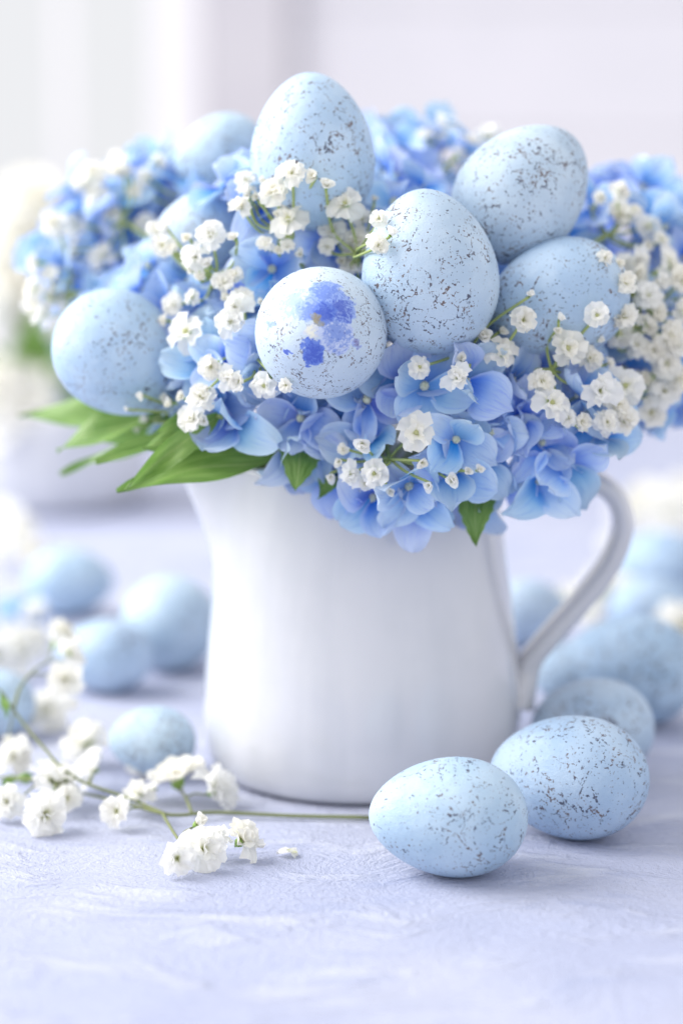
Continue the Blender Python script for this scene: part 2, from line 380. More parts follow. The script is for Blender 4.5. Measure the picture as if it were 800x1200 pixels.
egg(503, 319, .0540, .0445, 97, 14, -.066, 'brown flecked blue egg standing between the flower printed egg and its neighbours', B, roll=2.0, clear=True)
egg(376, 389, .0500, .0418, 90, 88, -.080, 'pale egg with a printed blue blossom on its end', B, EGGP, clear=True)
egg(652, 352, .0495, .0395, 200, 10, -.048, 'blue egg half sunk in baby\'s breath below the leaning egg', B, roll=3.1, clear=True)
egg(141, 416, .0480, .0415, -38, 8, -.028, 'blue egg jutting out of the bouquet over the green leaves', B, roll=4.2, clear=True)
egg(236, 276, .0370, .0300, 200, 5, .004, 'small pale egg mostly buried among blue petals and baby\'s breath', B, roll=5.0, clear=True)
egg(258, 180, .0350, .0280, 200, 0, .047, 'blurred blue egg at the back of the bouquet beside the upright egg', B, EGGD)
NBQ = len(EGGS)
egg(525, 957, .0497, .0372, 174, 0, None, 'pale blue speckled egg lying in front of the jug, touching a darker one', T, roll=.7)
egg(666, 910, .0530, .0405, 160, 0, None, 'heavily dark speckled egg lying right behind the front table egg', T, EGGD, roll=1.9)
egg(694, 852, .0440, .0350, 165, 0, None, 'speckled egg lying by the jug under its handle, half hidden by an egg', T, EGGD, roll=2.2)
egg(694, 793, .0450, .0330, 176, 0, None, 'smooth grey blue egg lying beneath the jug handle', T, roll=.3)
egg(738, 784, .0545, .0420, 150, 0, None, 'large blurred blue egg behind the smooth egg beneath the handle', T, roll=1.3)
egg(82, 682, .0415, .0320, 10, 0, None, 'blurred blue egg on the table farthest from the jug on the spout side', T, roll=1.0)
egg(197, 729, .0450, .0400, 120, 0, None, 'round blurred blue egg partly hidden behind the jug on its spout side', T, roll=2.0)
egg(122, 768, .0400, .0300, 170, 0, None, 'smooth pale blue egg on the table between spray and round egg', T, roll=3.0)
egg(178, 868, .0320, .0250, 165, 0, None, 'small mottled blue egg on the table near the jug base', T, EGGD, roll=4.4)
egg(-10, 824, .0340, .0260, 165, 0, None, 'blurred pale blue egg behind the bent tip of the fallen spray', T, roll=3.7)
egg(768, 668, .0480, .0370, 170, 0, None, 'pale blurred egg far back on the table beyond the handle', T, roll=0.2)
egg(766, 716, .0420, .0300, 10, 0, None, 'pale blurred egg between the far egg and the large blurred egg', T, roll=0.9)
egg(618, 718, .0400, .0300, 30, 0, None, 'pale blurred egg seen through the loop of the jug handle', T, roll=1.7)

# ------------------------------------------------------------------ petals, florets, blossoms
def petal_mesh(seed, L=1.0, W=0.98, cup=0.22, nu=6, nv=6, ruff=0.085, tip=0.06, mat=PETAL, fan=0):
    r = random.Random(seed); v = []; f = []; uv = []
    ph = [r.uniform(0, 6.28) for _ in range(4)]; c1 = cup*r.uniform(0.4, 1.5); sk = r.uniform(-.10, .10); curl = r.uniform(-0.42, 0.22); notch = r.uniform(-0.03, tip)
    for i in range(nu+1):
        t = math.sin(i/nu*math.pi/2*0.97)/math.sin(math.pi/2*0.97) if fan == 0 else i/nu
        if fan == 0: wd = W*0.5*math.sqrt(max(0.0, 1-((t-0.56)/0.455)**2)) if t > 0.12 else W*0.07
        else: wd = W*0.5*(0.16+0.84*t**0.75)
        wd = max(wd, W*0.05)
        for j in range(nv+1):
            s = j/nv*2-1
            edge = s*s
            x = L*(t + notch*(1-abs(s))*t**4 + 0.02*math.sin(5*s+ph[3])*t) - (L*0.32*edge*t**2 if fan else L*0.03*edge*t)
            if fan: x += L*(0.04*math.sin(7.5*s+ph[2])+0.025*math.cos(12*s+ph[3]))*t**3
            y = s*wd+sk*t*t*(0.5 if fan == 0 else 1)
            z = c1*edge*math.sin(math.pi*min(t, .95))*0.8 - 0.06*(1-abs(s))*t + curl*t*t*t + ruff*(abs(s)**1.5*0.6+0.4*t*t)*math.sin(6*t+ph[0]+2.2*s)+ruff*0.8*t*math.sin(4*s+ph[1])
            if fan: z += 0.10*t*t*math.sin(6.5*s+ph[1])
            v.append((x, y, z)); uv.append((t, j/nv))
    for i in range(nu):
        for j in range(nv): a = i*(nv+1)+j; f.append((a, a+nv+1, a+nv+2, a+1))
    return v, f, uv
PET = []
for s in range(10):
    v, f, uv = petal_mesh(s, W=[.98, .92, 1.06, .86][s % 4], nu=8); PET.append(mesh('petal', v, f, PETAL, True, uv))
def blob_verts(r, nu=8, nv=5, sz=1.0, cz=0.0):
    v = []; f = []
    for i in range(nv+1):
        th = math.pi*i/nv
        for k in range(nu): a = 2*math.pi*k/nu; v.append((r*math.sin(th)*math.cos(a), r*math.sin(th)*math.sin(a), cz+r*sz*math.cos(th)))
    for i in range(nv):
        for k in range(nu): k2 = (k+1) % nu; f.append((i*nu+k, (i+1)*nu+k, (i+1)*nu+k2, i*nu+k2))
    return v, f
FLO = []
for s in range(3):
    b = MB(); v, f = blob_verts(0.11, 8, 5, 1.1, 0.06); b.add(v, f, None, 0)
    for k in range(3):
        a = k*2.1+s; b.tube([(0, 0, 0.1), (0.05*math.cos(a), 0.05*math.sin(a), 0.22)], 0.028, 5, 0)
    b.tube([(0, 0, 0), (0.03*s, 0.02, -0.5), (0.1*s-0.1, 0.05, -1.1)], [0.045, 0.04, 0.05], 5, 1)
    FLO.append(b.me('floret', mats=[EYE, BSTEM]))
def floret(parent, base, pos, n, size, r, name='floret'):
    q = n.to_track_quat('Z', 'Y'); M = q.to_matrix() @ Matrix.Rotation(r.uniform(0, 6.28), 3, 'Z')
    o = link(name, FLO[r.randrange(3)], parent); o.matrix_local = Matrix.Translation(pos-base) @ M.to_4x4() @ Matrix.Diagonal((size, size, size, 1))
    t0 = r.uniform(4, 44)
    for k in range(4):
        p = link('petal', PET[r.randrange(10)], o); sz = r.uniform(0.88, 1.12)
        p.matrix_local = (Matrix.Rotation(k*math.pi/2+r.uniform(-.16, .16), 4, 'Z') @ Matrix.Rotation(-R(t0+r.uniform(-22, 22)), 4, 'Y')
                          @ Matrix.Rotation(r.uniform(-.5, .5), 4, 'X') @ Matrix.Translation((0.05, 0, 0.012*(k % 2))) @ Matrix.Diagonal((sz, sz*r.uniform(.92, 1.08), sz, 1)))
    return o
CORE = Vector((JX, 0.0, 0.135))
def egg_hit(p, marg=1.0, upto=None):
    """distance along the sight line to p of the first bouquet egg crossed, or None"""
    best = None
    d = p-CAM; L = d.length; d = d/L
    for Mi, ratio, c, h in EGGS[:upto or NBQ]:
        o = Mi @ CAM; q = (Mi @ (CAM+d))-o
        o2 = Vector((o.x/ratio, o.y/ratio, o.z))/marg; q2 = Vector((q.x/ratio, q.y/ratio, q.z))/marg
        A = q2.dot(q2); Bq = 2*o2.dot(q2); C = o2.dot(o2)-1; D = Bq*Bq-4*A*C
        if D > 0:
            t = (-Bq-math.sqrt(D))/(2*A)
            if t > 0 and (best is None or t < best): best = t
    return best, L
def in_egg(p, marg):
    for Mi, ratio, c, h in EGGS[:NBQ]:
        l = Mi @ p
        if math.sqrt((l.x/ratio)**2+(l.y/ratio)**2+l.z**2) < marg: return True
    return False
HEADS = []
def hydrangea(px, py, Y, rad, n, label, seed, size=0.0125, flat=0.85, facing=0.0, group='blue hydrangea heads in the jug', core=None, stem_to=None, leaves=()):
    r = random.Random(seed); core = core or CORE
    c = at(px, py, Y); HEADS.append((c, rad*0.98))
    out = (c-core).normalized(); out = (out+(CAM-c).normalized()*0.55).normalized()
    foot = stem_to or Vector((core.x+r.uniform(-.02, .02), core.y+r.uniform(-.02, .02), 0.02))
    h = link('hydrangea', None, None, foot); tag(h, label, 'hydrangea', group)
    b = MB(); mid = core+(c-core)*0.35; b.tube([p-foot for p in catmull([foot, core+Vector((0, 0, -.01)), mid, c-out*rad*0.2], 4)], 0.0024, 7)
    link('stem', b.me('stem', BSTEM), h)
    for i in range(n):
        z = 1-2*(i+0.5)/n; a = i*2.39996+seed; s = math.sqrt(1-z*z)
        nv = Vector((s*math.cos(a), s*math.sin(a), z)); nv = (nv+Vector((r.uniform(-.22, .22), r.uniform(-.22, .22), r.uniform(-.22, .22)))).normalized()
        if nv.dot(out) < -0.30: continue
        p = c+nv*rad*(r.uniform(0.84, 1.05) if Y < .02 else r.uniform(0.72, 1.18))
        sz = size*r.uniform(0.9, 1.12)
        nn = (nv*0.8+out*0.25+(CAM-p).normalized()*facing+Vector((r.uniform(-.3, .3), r.uniform(-.3, .3), r.uniform(-.25, .35)))).normalized()
        if in_egg(p, 1.06): continue
        ta = nn.orthogonal().normalized(); tb = nn.cross(ta); bad = 0
        for k in range(9):
            e = p if k == 8 else p+(ta*math.cos(k*.785)+tb*math.sin(k*.785))*sz*0.85
            t, L = egg_hit(e)
            if t is not None and t > L-0.001: bad += (4 if k == 8 else 1)
        if bad > 2: continue
        v = p-CAM; k = TN/600; dpt = v.dot(FW); qx = 400+v.x/dpt/k; qy = 600-v.dot(UP)/dpt/k
        lim = 505 if qx < 330 else 545 if qx < 395 else 604 if qx < 560 else 574 if qx < 665 else 520
        top = 195 if qx < 215 else 176 if qx < 300 else 212 if qx > 690 else 0
        if group.endswith('jug') and (qy > lim or qy < top): continue
        # nothing of the bouquet hangs inside the jug wall
        if p.z < JH+0.004 and math.hypot(p.x-JX, p.y) < 0.052: continue
        floret(h, foot, p, nn, sz, r)
    return h, foot, c
H = {}
H['front'] = hydrangea(500, 498, -.040, .035, 72, 'large blue hydrangea head spilling over the jug rim below the brown flecked egg', 1, .0145, facing=.35)
H['frontl'] = hydrangea(322, 455, -.034, .028, 52, 'blue hydrangea head under the flower printed egg above the green leaves', 2, .0145, facing=.3)
H['mid'] = hydrangea(305, 300, -.012, .028, 46, 'deep blue hydrangea head between the upright egg and the small buried egg', 3, .0145, facing=.3)
H['midr'] = hydrangea(618, 500, -.034, .030, 54, 'blue hydrangea head above the jug handle covered in baby\'s breath', 14, .0142, facing=.3)
H['left'] = hydrangea(150, 306, .066, .029, 50, 'blurred pale blue hydrangea head above the egg that juts out', 4, .0130)
H['leftb'] = hydrangea(228, 246, .070, .028, 50, 'blurred blue hydrangea head around the egg at the back of the bouquet', 5, .0130)
H['back'] = hydrangea(478, 248, .060, .031, 46, 'blurred blue hydrangea head behind the upright egg and the leaning egg', 6, .0130)
H['rightb'] = hydrangea(716, 305, .030, .028, 44, 'blue hydrangea head beside the leaning egg at the bouquet edge', 8, .0130)
H['right'] = hydrangea(732, 405, .004, .026, 50, 'blue hydrangea head thickly veiled by white baby\'s breath over the handle', 9, .0120)
H['core'] = hydrangea(420, 330, .010, .040, 60, 'blue hydrangea head in the middle of the bouquet among the eggs', 10, .0130)
H['corer'] = hydrangea(588, 318, .018, .030, 44, 'blue hydrangea head wedged between the leaning egg and the half sunk egg', 21, .0130)
H['leftl'] = hydrangea(205, 400, .012, .030, 44, 'blue hydrangea head behind the egg that juts over the leaves', 11, .0130)

def gyp_mesh(seed, kind):
    r = random.Random(seed); b = MB()
    whorls = {'double': [(6, 8, 1.0, 1.0), (5, 34, .90, .95), (4, 62, .72, .8)], 'open': [(5, 12, 1.0, 1.15), (5, 42, .66, .8)], 'half': [(5, 46, 1.0, 1.05), (5, 68, .95, .95)]}[kind]
    for n, tilt, L, W in whorls:
        a0 = r.uniform(0, 6.28)
        for k in range(n):
            v, f, uv = petal_mesh(r.randrange(9999), 1, W/L*1.05, 0.12, 4, 6, 0.06, -0.08, fan=1)
            M = Matrix.Rotation(a0+2*math.pi*k/n+r.uniform(-.2, .2), 4, 'Z') @ Matrix.Rotation(-R(tilt+r.uniform(-16, 16)), 4, 'Y') @ Matrix.Rotation(r.uniform(-.45, .45), 4, 'X') @ Matrix.Scale(L*r.uniform(.85, 1.1), 4)
            b.add([M @ Vector(p) for p in v], f, uv)
    if kind == 'open':
        v, f = blob_verts(.13, 7, 4, 1.0, .1); b.add(v, f, [(0, .5)]*len(v))
    return b.me('blossom', WPET)
def bud_mesh(seed):
    r = random.Random(seed); b = MB()
    for k in range(6):
        v, f, uv = petal_mesh(r.randrange(999), 1, .85, .3, 5, 4, .05, -.05)
        M = Matrix.Rotation(k*1.047, 4, 'Z') @ Matrix.Rotation(-R(72+r.uniform(-8, 8)), 4, 'Y'); b.add([M @ Vector(p) for p in v], f, uv)
    return b.me('blossom', WPET)
GYP = {'d': [gyp_mesh(s, 'double') for s in range(4)], 'o': [gyp_mesh(10+s, 'open') for s in range(3)], 'h': [gyp_mesh(20+s, 'half') for s in range(3)], 'b': [bud_mesh(s) for s in range(2)]}
b = MB()
b.add([(0.0, 0, -.42)]+[(.20*math.cos(k*1.047), .20*math.sin(k*1.047), -.20) for k in range(6)]+[(.24*math.cos(k*1.047+.3), .24*math.sin(k*1.047+.3), .10) for k in range(6)],
      [(0, 1+(k+1) % 6, 1+k) for k in range(6)]+[(1+k, 1+(k+1) % 6, 7+(k+1) % 6, 7+k) for k in range(6)])
CAL = b.me('calyx', plain('calyx_green', srgb(150, 184, 92), .5))
def first_surface(px, py):
    d = ray(px, py).normalized(); best = None
    t, _ = egg_hit(CAM+d)
    if t is not None: best = t
    for c, rad in HEADS[:12]:
        oc = CAM-c; bb = oc.dot(d); D = bb*bb-(oc.dot(oc)-(rad+.009)**2)
        if D > 0:
            tt = -bb-math.sqrt(D)
            if best is None or tt < best: best = tt
    return CAM+d*best if best else None
def sprig(name_label, blossoms, seed, Y=None, root=None, inward=.010, group='sprigs of baby\'s breath in the bouquet', core=None, lift=1.0, node_pull=.5, mat=None, rad=.0005, dense=.85):
    """blossoms: (px, py, size_px[, kind]); placed just in front of whatever the sight line meets first, or at depth Y"""
    r = random.Random(seed); P = []; core = core or CORE
    if group.endswith('bouquet'):
        n0 = len(blossoms); blossoms = list(blossoms)
        for q in range(n0):
            e = blossoms[q]; a = r.uniform(0, 6.28); dd = e[2]*.5+r.uniform(4, 14)
            if r.random() < dense: blossoms.append((e[0]+dd*math.cos(a), e[1]+dd*math.sin(a), r.uniform(12, 25), r.choice('bbhd')))
    for e in blossoms:
        px, py, spx = e[:3]; kind = e[3] if len(e) > 3 else r.choice('ddohd')
        p = None if Y is not None else first_surface(px, py)
        if p is None: p = at(px, py, (Y if Y is not None else -.01)+r.uniform(-.006, .006))
        mpp = (p-CAM).length*TN/600; s = spx*.5*mpp*1.14
        if Y is None: p = p+(CAM-p).normalized()*s*lift
        P.append((p, s, kind))
    cen = sum((p for p, _, _ in P), Vector())/len(P)
    root = root or Vector((core.x+r.uniform(-.02, .02), core.y+r.uniform(-.02, .02), .03))
    node = cen+(core-cen).normalized()*inward
    o = link('babys_breath_sprig', None, None, root); tag(o, name_label, 'flower', group)
    b = MB(); b.tube([p-root for p in catmull([root, core*.6+root*.4 if root.z < .1 else (root+node)*.5, (core+node)*.5, node], 4)], rad*1.6, 5)
    for p, s, kind in P:
        out = (p-core).normalized(); nn = (out*.7+(CAM-p).normalized()*.75+Vector((r.uniform(-.5, .5), r.uniform(-.3, .3), r.uniform(-.3, .6)))).normalized()
        e = p-nn*s*.40; m = node*(1-node_pull)+e*node_pull-nn*.003+Vector((r.uniform(-1, 1), r.uniform(-1, 1), r.uniform(-1, .4)))*.0035
        b.tube([q-root for q in catmull([node, m, e], 4)], rad, 5)
        place_blossom(o, root, p, nn, s, kind, r)
    link('stem', b.me('stem', mat or STEM), o)
    return o
def place_blossom(o, root, p, nn, s, kind, r):
    q = nn.to_track_quat('Z', 'Y').to_matrix() @ Matrix.Rotation(r.uniform(0, 6.28), 3, 'Z')
    bl = link('blossom', r.choice(GYP[kind]), o); bl.matrix_local = Matrix.Translation(p-root) @ q.to_4x4() @ Matrix.Diagonal((s, s, s*r.uniform(.85, 1.15), 1))
    link('calyx', CAL, bl)
sprig('baby\'s breath sprig in front of the small buried egg', [(184, 272, 26), (192, 288, 28), (247, 275, 34, 'd'), (229, 301, 32, 'd'), (262, 332, 28, 'd'), (236, 328, 22, 'b'), (204, 357, 26), (225, 318, 16, 'b')], 1)
sprig('baby\'s breath sprig hanging between the jutting egg and the printed egg', [(276, 362, 36, 'h'), (270, 378, 34, 'd'), (219, 389, 44, 'o'), (285, 350, 26), (247, 429, 34, 'h'), (268, 443, 28, 'h'), (281, 447, 28, 'h'), (310, 452, 34, 'o')], 2)
sprig('baby\'s breath sprig dangling over the green leaves', [(236, 466, 34, 'd'), (226, 491, 34, 'd'), (196, 466, 18, 'b'), (168, 464, 17, 'b'), (174, 493, 19, 'b'), (150, 480, 10, 'b')], 3)
sprig('baby\'s breath sprig rising in front of the upright egg', [(289, 212, 28), (342, 204, 34, 'd'), (321, 225, 36, 'd'), (338, 257, 40, 'o'), (283, 244, 26, 'h'), (310, 287, 20, 'd'), (353, 299, 18, 'b'), (300, 232, 16, 'b')], 4)
sprig('baby\'s breath cluster between the upright egg and the brown flecked egg', [(404, 240, 38, 'o'), (424, 258, 30), (389, 272, 34, 'd'), (419, 286, 36, 'd'), (445, 256, 22), (384, 290, 22, 'h'), (411, 314, 26), (438, 280, 20)], 5)
sprig('baby\'s breath sprig with open blossoms below the half sunk egg', [(612, 376, 36, 'h'), (567, 396, 30, 'b'), (588, 414, 36, 'o'), (541, 422, 22, 'b'), (536, 444, 34, 'h'), (491, 430, 28, 'o')], 6, lift=1.15, dense=.5)
sprig('baby\'s breath sprig with wide white blossoms crossing the half sunk egg', [(663, 408, 42, 'o'), (699, 370, 30, 'o'), (691, 420, 30, 'd'), (635, 447, 30, 'd'), (645, 473, 44, 'o'), (702, 458, 44, 'h'), (655, 375, 16, 'b'), (665, 490, 22)], 7, lift=1.15, dense=.5)
sprig('baby\'s breath sprig scattered low over the large blue head', [(488, 507, 42, 'o'), (438, 554, 34, 'o'), (424, 520, 30, 'b'), (410, 556, 30, 'h'), (529, 563, 26, 'b'), (548, 552, 16, 'b'), (398, 540, 18, 'b')], 8)
sprig('thick baby\'s breath sprig beside the handle, over the veiled head', [(732, 452, 42, 'o'), (777, 460, 40), (759, 482, 42), (732, 492, 34), (710, 495, 32), (781, 426, 36), (722, 474, 34), (752, 446, 28), (793, 446, 34)], 9)
sprig('baby\'s breath sprig between half sunk egg and bouquet edge', [(759, 347, 36, 'd'), (732, 332, 30), (744, 321, 26), (729, 372, 34), (726, 392, 30), (783, 392, 38, 'd'), (757, 380, 28), (770, 366, 24), (745, 405, 30), (765, 410, 32)], 10)
sprig('creamy baby\'s breath sprig at the outer edge of the bouquet', [(785, 310, 38), (747, 304, 28), (798, 330, 36), (731, 308, 22), (772, 330, 26), (800, 365, 30), (795, 410, 32)], 11)
sprig('blurred baby\'s breath sprig at the tip of the pale blurred head', [(120, 301, 36), (109, 204, 34), (139, 193, 34), (112, 230, 32), (95, 215, 26), (150, 205, 26), (130, 250, 24), (170, 262, 26), (90, 262, 28), (75, 290, 26)], 12, Y=.040, dense=0)
sprig('blurred baby\'s breath sprig drooping above the jutting egg', [(67, 342, 32), (40, 338, 30), (52, 368, 34), (76, 352, 26), (60, 325, 26), (46, 308, 28), (64, 262, 32), (40, 355, 28)], 13, Y=.035, dense=.2)
sprig('blurred baby\'s breath sprig beside the back egg', [(238, 196, 30), (222, 205, 22), (160, 225, 24), (185, 190, 22), (172, 208, 26)], 14, Y=.045, dense=0)
sprig('blurred baby\'s breath sprig behind the leaning egg', [(519, 152, 36), (537, 183, 30), (571, 160, 34), (500, 160, 24), (440, 212, 24), (455, 180, 20), (550, 168, 22)], 15, Y=.045, dense=.2)
sprig('blurred baby\'s breath sprig on the hydrangea beside the leaning egg', [(725, 224, 26), (725, 252, 32), (759, 265, 28), (742, 246, 20), (702, 232, 20), (775, 282, 24)], 16, Y=-.004, dense=.3)

# ------------------------------------------------------------------ leaves
def leaf_mesh(base, tip, width, up, sag=.15, fold=.35, twist=0.0, seed=0, serr=0.0, nu=14, nv=6):
    r = random.Random(seed); ax = tip-base; L = ax.length; ax = ax/L
    side = ax.cross(up).normalized(); up = side.cross(ax).normalized(); v = []; f = []; uv = []
    for i in range(nu+1):
        t = i/nu; wd = width*.5*(math.sin(math.pi*min(1, t*.97+.03)**.82)**.85 if t < 1 else 0.0)
        if serr: wd *= 1+serr*((i % 2)-.5)
        sd = side*math.cos(twist*t)+up*math.sin(twist*t); nu_ = up*math.cos(twist*t)-side*math.sin(twist*t)
        for j in range(nv+1):
            s = j/nv*2-1
            p = base+ax*L*t+sd*s*wd+nu_*(abs(s)**1.3*wd*fold+L*sag*math.sin(math.pi*t*.9)+.0012*math.sin(9*t+2*s+seed))
            v.append(p); uv.append((t, j/nv))
    for i in range(nu):
        for j in range(nv): a = i*(nv+1)+j; f.append((a, a+1, a+nv+2, a+nv+1))
    return v, f, uv
def leafy_stem(label, leaves, foot, seed):
    o = link('leafy_stem', None, None, foot); tag(o, label, 'leaves', 'leafy stems under the bouquet')
    b = MB()
    for k, (p0, p1, wd, up, sag, fold, tw) in enumerate(leaves):
        v, f, uv = leaf_mesh(p0-foot, p1-foot, wd, Vector(up), sag, fold, tw, seed+k)
        link('leaf', mesh('leaf', v, f, LEAF, True, uv), o)
        j = Vector((-.018, -.006, .106))+Vector((JX, 0, 0))
        b.tube([q for q in catmull([j-foot, (j+p0)*.5-foot, p0-foot], 4)], .0011, 5)
    b.tube([Vector((0, 0, 0)), Vector((-.018+JX, -.006, .106))-foot], .002, 6)
    link('stem', b.me('stem', STEM), o)
leafy_stem('green lance shaped leaves fanning out over the jug spout', [
    (at(335, 536, -.052), at(137, 577, -.060), .0165, (0, -.45, .88), .04, .30, .20),
    (at(322, 520, -.040), at(113, 546, -.048), .0165, (0, -.45, .88), .08, .30, -.15),
    (at(256, 486, -.060), at(147, 574, -.068), .0085, (.5, -.7, .5), -.06, .5, .3),
    (at(290, 512, -.046), at(166, 528, -.056), .0140, (0, -.6, .8), .07, .25, .2),
    (at(262, 498, -.040), at(180, 508, -.052), .0120, (0, -.6, .8), .05, .2, .3)], Vector((JX+.01, .0, .02)), 3)
leafy_stem('softly blurred green leaves below the jutting egg', [
    (at(210, 486, -.012), at(68, 531, -.014), .0150, (0, -.45, .88), .08, .3, .2),
    (at(190, 488, .020), at(22, 488, .040), .0140, (0, -.65, .75), .03, .2, .1),
    (at(200, 506, -.004), at(92, 520, .000), .0120, (0, -.5, .85), .05, .3, .2),
    (at(190, 520, .004), at(72, 557, .012), .0070, (0, -.5, .85), .05, .3, .2)], Vector((JX-.01, .012, .02)), 7)
def hleaf(h, p0, p1, wd, up, sag, seed):
    o, foot, c = h; v, f, uv = leaf_mesh(p0-foot, p1-foot, wd, Vector(up), sag, .12, 0, seed, .12, 18, 6)
    link('leaf', mesh('leaf', v, f, LEAF, True, uv), o)
hleaf(H['frontl'], at(352, 478, -.046), at(346, 576, -.066), .0170, (.2, -.9, .3), .10, 1)
hleaf(H['front'], at(562, 540, -.052), at(558, 641, -.066), .0130, (-.3, -.9, .2), .08, 2)
hleaf(H['front'], at(395, 545, -.050), at(372, 584, -.062), .0070, (.2, -.9, .2), .05, 4)

# ------------------------------------------------------------------ spray of baby's breath lying on the table
def lying(label, stems, blossoms, seed, leaves=(), base=None, rad=.0008, mat=None):
    """stems: lists of (px, py, height); blossoms: (px, py, height, size_px, kind)"""
    r = random.Random(seed); root = base or gz(*stems[0][0][:2], 0)
    o = link('babys_breath_sprig', None, None, root); tag(o, label, 'flower', 'sprays of baby\'s breath lying on the table')
    b = MB(); allp = []
    for k, st in enumerate(stems):
        pts = catmull([gz(x, y, z) for x, y, z in st], 5); n = len(pts); r0 = rad if k == 0 else rad*.8
        b.tube([p-root for p in pts], [r0*(1-.45*i/n) for i in range(n)], 6); allp += pts
    for e in blossoms:
        px, py, z, spx, kind = e[:5]; p = gz(px, py, z); s = spx*.5*(p-CAM).length*TN/600*1.32
        p.z = max(p.z, s*.62)
        near = min(allp, key=lambda q: (q-p).length)
        nn = ((p-near)*Vector((1, 1, .4))); nn = nn.normalized() if nn.length > 1e-4 else Vector((0, 0, 1))
        nn = (nn*.5+(CAM-p).normalized()*.5+Vector((r.uniform(-.4, .4), r.uniform(-.3, .3), r.uniform(.1, .7)))).normalized()
        ee = p-nn*s*.4
        if len(e) < 6: b.tube([q-root for q in catmull([near, (near+ee)*.5+Vector((r.uniform(-1, 1), 0, .5))*.002, ee], 3)], rad*.42, 5)
        place_blossom(o, root, p, nn, s, kind, r)
    link('stem', b.me('stem', mat or DSTEM), o)
    for p0, p1, wd in leaves:
        v, f, uv = leaf_mesh(gz(*p0)-root, gz(*p1)-root, wd, Vector((0, -.4, .9)), .05, .3, .2, 5); link('leaf', mesh('leaf', v, f, LEAF, True, uv), o)
    return o
lying('spray of baby\'s breath lying on the table with its stem against the jug', [
    [(436, 958, .001), (340, 956, .001), (252, 952, .002), (200, 955, .003), (147, 941, .004), (98, 930, .004)],
    [(196, 955, .003), (147, 934, .006), (87, 911, .011), (48, 872, .019), (16, 832, .028), (3, 812, .033), (-14, 800, .036)],
    [(190, 952, .003), (202, 973, .004), (221, 1001, .004)],
    [(87, 912, .011), (55, 914, .010), (31, 913, .009), (-6, 910, .008)],
    [(16, 832, .028), (24, 806, .033), (40, 786, .036), (56, 776, .038)],
    [(225, 953, .002), (218, 935, .004), (210, 922, .005)],
    [(150, 936, .004), (165, 927, .005), (185, 925, .006)],
    [(104, 919, .009), (112, 900, .008), (118, 884, .006)]],
    [(239, 996, .006, 46, 'd'), (230, 966, .010, 24, 'b'), (208, 1006, .005, 38, 'h'), (252, 985, .006, 34, 'd'), (283, 985, .006, 42, 'd', 1),
     (207, 918, .006, 62, 'd'), (252, 926, .006, 48, 'd'), (63, 918, .008, 58, 'd'), (52, 954, .006, 50, 'd'), (108, 900, .008, 40, 'd'), (78, 935, .006, 30, 'h'),
     (100, 870, .008, 48, 'd'), (14, 884, .008, 42, 'd'), (10, 940, .006, 36, 'd'),
     (74, 744, .040, 36, 'd'), (82, 768, .038, 38, 'd'), (76, 797, .034, 38, 'd'), (64, 755, .04, 22, 'h'), (138, 952, .005, 34, 'h'), (163, 932, .006, 32, 'd')], 3,
    [((38, 912, .006), (2, 918, .005), .0045), ((4, 812, .033), (8, 842, .026), .003)])
lying('small loose baby\'s breath blossoms by the mottled egg', [[(190, 905, .001), (172, 898, .002), (166, 892, .003)]], [(165, 891, .006, 30, 'd')], 4, rad=.0005)
lying('blurred baby\'s breath blossoms beside the smooth pale egg', [[(80, 845, .001), (66, 842, .002), (56, 838, .003)]], [(55, 836, .006, 46, 'd'), (78, 828, .006, 26, 'h')], 5, rad=.0005)
lying('blurred baby\'s breath blossoms behind the bent spray tip', [[(60, 770, .001), (36, 770, .002), (10, 768, .004), (-20, 770, .004)]], [(16, 764, .010, 48, 'd'), (-6, 770, .010, 40, 'd'), (38, 750, .012, 34, 'd'), (40, 718, .012, 28, 'd')], 6, rad=.0006)
lying('blurred cream baby\'s breath beyond the handle', [[(800, 745, .001), (745, 735, .004), (700, 700, .008), (690, 690, .010)]], [(704, 690, .012, 46, 'd'), (796, 735, .012, 52, 'd'), (740, 692, .012, 34, 'd'), (690, 712, .010, 34, 'd'), (668, 700, .010, 30, 'd')], 8, rad=.0006)
lying('far blurred cream baby\'s breath at the table\'s back', [[(830, 620, .001), (790, 612, .004), (755, 606, .006), (720, 600, .008)]], [(785, 600, .02, 50, 'd'), (760, 590, .02, 46, 'd'), (800, 580, .02, 46, 'd'), (735, 604, .014, 36, 'd'), (716, 640, .010, 30, 'd')], 9, rad=.0007)
lying('blurred cream baby\'s breath beside the farthest egg', [[(40, 640, .001), (20, 630, .004), (0, 622, .006)]], [(20, 628, .012, 42, 'd'), (2, 612, .012, 46, 'd'), (40, 650, .010, 30, 'd'), (-4, 640, .012, 40, 'd')], 10, rad=.0006)
v, f, uv = petal_mesh(77, 1, 1.0, .2, 4, 5, .10, -.12, WPET); fp = gz(348, 999, .0012); b = MB(); b.add([Vector(p) for p in v], f, uv)
v2, f2, uv2 = petal_mesh(78, .8, .9, .3, 4, 5, .12, -.12, WPET); b.add([Vector((-p[0]*.7+.5, p[1]*.8, p[2]+.05)) for p in v2], f2, uv2)
o = link('fallen_petal', b.me('fallen_petal', WPET), None, fp); o.scale = (.0068,)*3; o.rotation_euler = (.05, -.08, 2.9)
tag(o, 'tiny crumpled white petal alone on the bare table', 'petal')
def loose_floret(px, py, label, seed, size=.013):
    p = gz(px, py, .010); root = Vector((p.x, p.y, 0)); h = link('hydrangea_floret', None, None, root); tag(h, label, 'flower')
    r = random.Random(seed); floret(h, root, p, Vector((.1, -.6, .75)).normalized(), size, r)
    floret(h, root, p+Vector((-.02, .008, 0)), Vector((-.3, -.4, .8)).normalized(), size, r)
loose_floret(22, 722, 'blurred loose blue hydrangea florets lying on the table', 5)

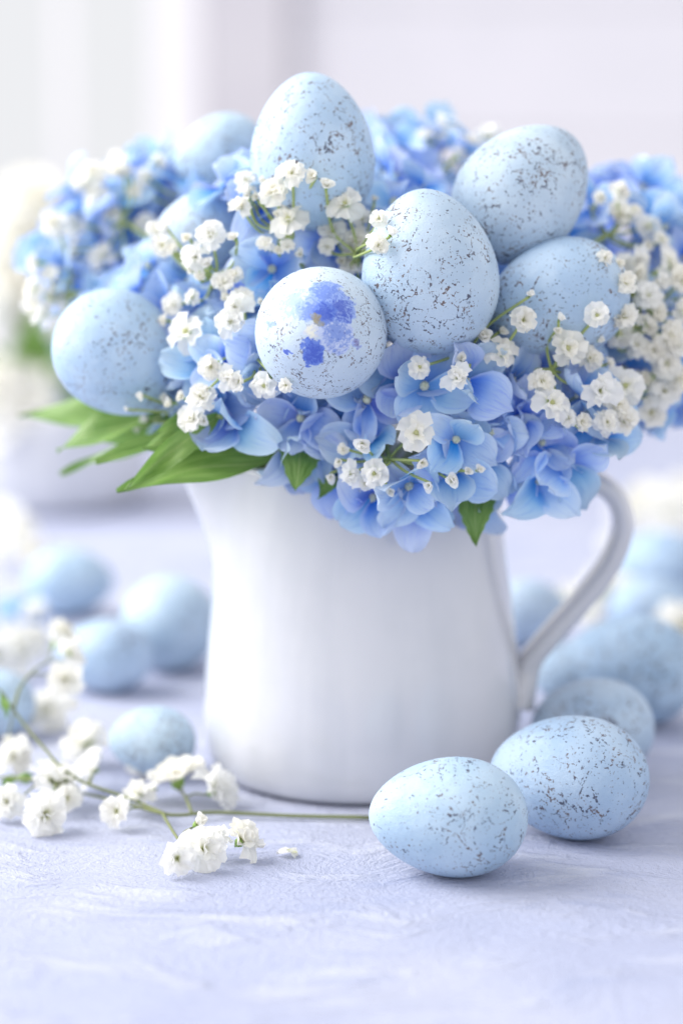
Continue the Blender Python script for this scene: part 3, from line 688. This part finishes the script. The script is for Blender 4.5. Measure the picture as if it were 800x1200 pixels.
# ------------------------------------------------------------------ blurred second arrangement: bowl with flowers and an egg
bc = gz(62, 588, 0); bw = link('bowl', None, None, bc); tag(bw, 'blurred round white bowl holding white flowers behind the bouquet', 'bowl')
prof = [(0, .002), (.044, .002), (.046, 0), (.050, .001), (.054, .006), (.058, .016), (.061, .032), (.063, .050), (.0645, .060), (.063, .0605), (.060, .050), (.058, .032), (.054, .018), (.030, .009), (0, .008)]
v = []; f = []; N = 48
for r_, z in prof:
    for k in range(N): a = 2*math.pi*k/N; v.append((r_*math.cos(a), r_*math.sin(a), z))
for i in range(len(prof)-1):
    for k in range(N): k2 = (k+1) % N; f.append((i*N+k, i*N+k2, (i+1)*N+k2, (i+1)*N+k))
me = mesh('vessel', v, f, GLAZE); bm = bmesh.new(); bm.from_mesh(me); bmesh.ops.remove_doubles(bm, verts=bm.verts, dist=1e-6); bmesh.ops.recalc_face_normals(bm, faces=bm.faces); bm.to_mesh(me); bm.free()
link('vessel', me, bw)
BC = bc+Vector((0, 0, .045)); BY = bc.y
gB = 'blurred flowers in the white bowl'
for k, (lab, dx, dy, pts) in enumerate([
    ('blurred white flowers highest in the bowl', -.01, .01, [(30, 250), (8, 270), (50, 285), (20, 300), (-10, 300), (35, 225), (60, 240)]),
    ('blurred white flowers in the middle of the bowl', -.02, -.01, [(12, 330), (35, 345), (-8, 350), (20, 375), (55, 320), (5, 300)]),
    ('blurred white flowers drooping over the bowl rim', -.02, -.03, [(15, 450), (30, 475), (-5, 470), (10, 500), (40, 455), (-10, 440)]),
    ('blurred white flowers behind the jutting egg', .03, .0, [(95, 300), (120, 330), (80, 330), (110, 270), (100, 360)])]):
    sprig(lab, [(x, y, 62, 'd') for x, y in pts], 40+k, Y=BY-.02+dy, root=bc+Vector((dx, 0, .010)), core=BC, group=gB, inward=.04, rad=.0009)
for k, (x0, y0, x1, y1) in enumerate([(40, 470, 20, 395), (60, 470, 62, 400), (30, 490, -15, 515), (70, 480, 110, 430), (20, 480, -8, 400), (50, 440, 40, 360), (10, 500, 40, 430)]):
    p0, p1 = at(x0, y0, BY-.03), at(x1, y1, BY-.045)
    v, f, uv = leaf_mesh(p0-bc, p1-bc, .022, Vector((0, -.9, .3)), .1, .3, .2, k)
    if k == 0: lo = link('leafy_stem', None, None, bc+Vector((0, 0, .0085))); tag(lo, 'blurred green leaves rising from the white bowl', 'leaves', 'leafy stems under the bouquet'); sb = MB()
    link('leaf', mesh('leaf', [q-Vector((0, 0, .0085)) for q in v], f, LEAF, True, uv), lo)
    sb.tube([Vector((0, 0, .001)), Vector((0, 0, .04)), p0-bc-Vector((0, 0, .0085))], .0013, 5)
link('stem', sb.me('stem', STEM), lo)
egg(68, 447, .056, .044, 100, 0, BY-.02, 'very blurred blue egg resting in the white bowl', None)
print('objects', len(bpy.data.objects))
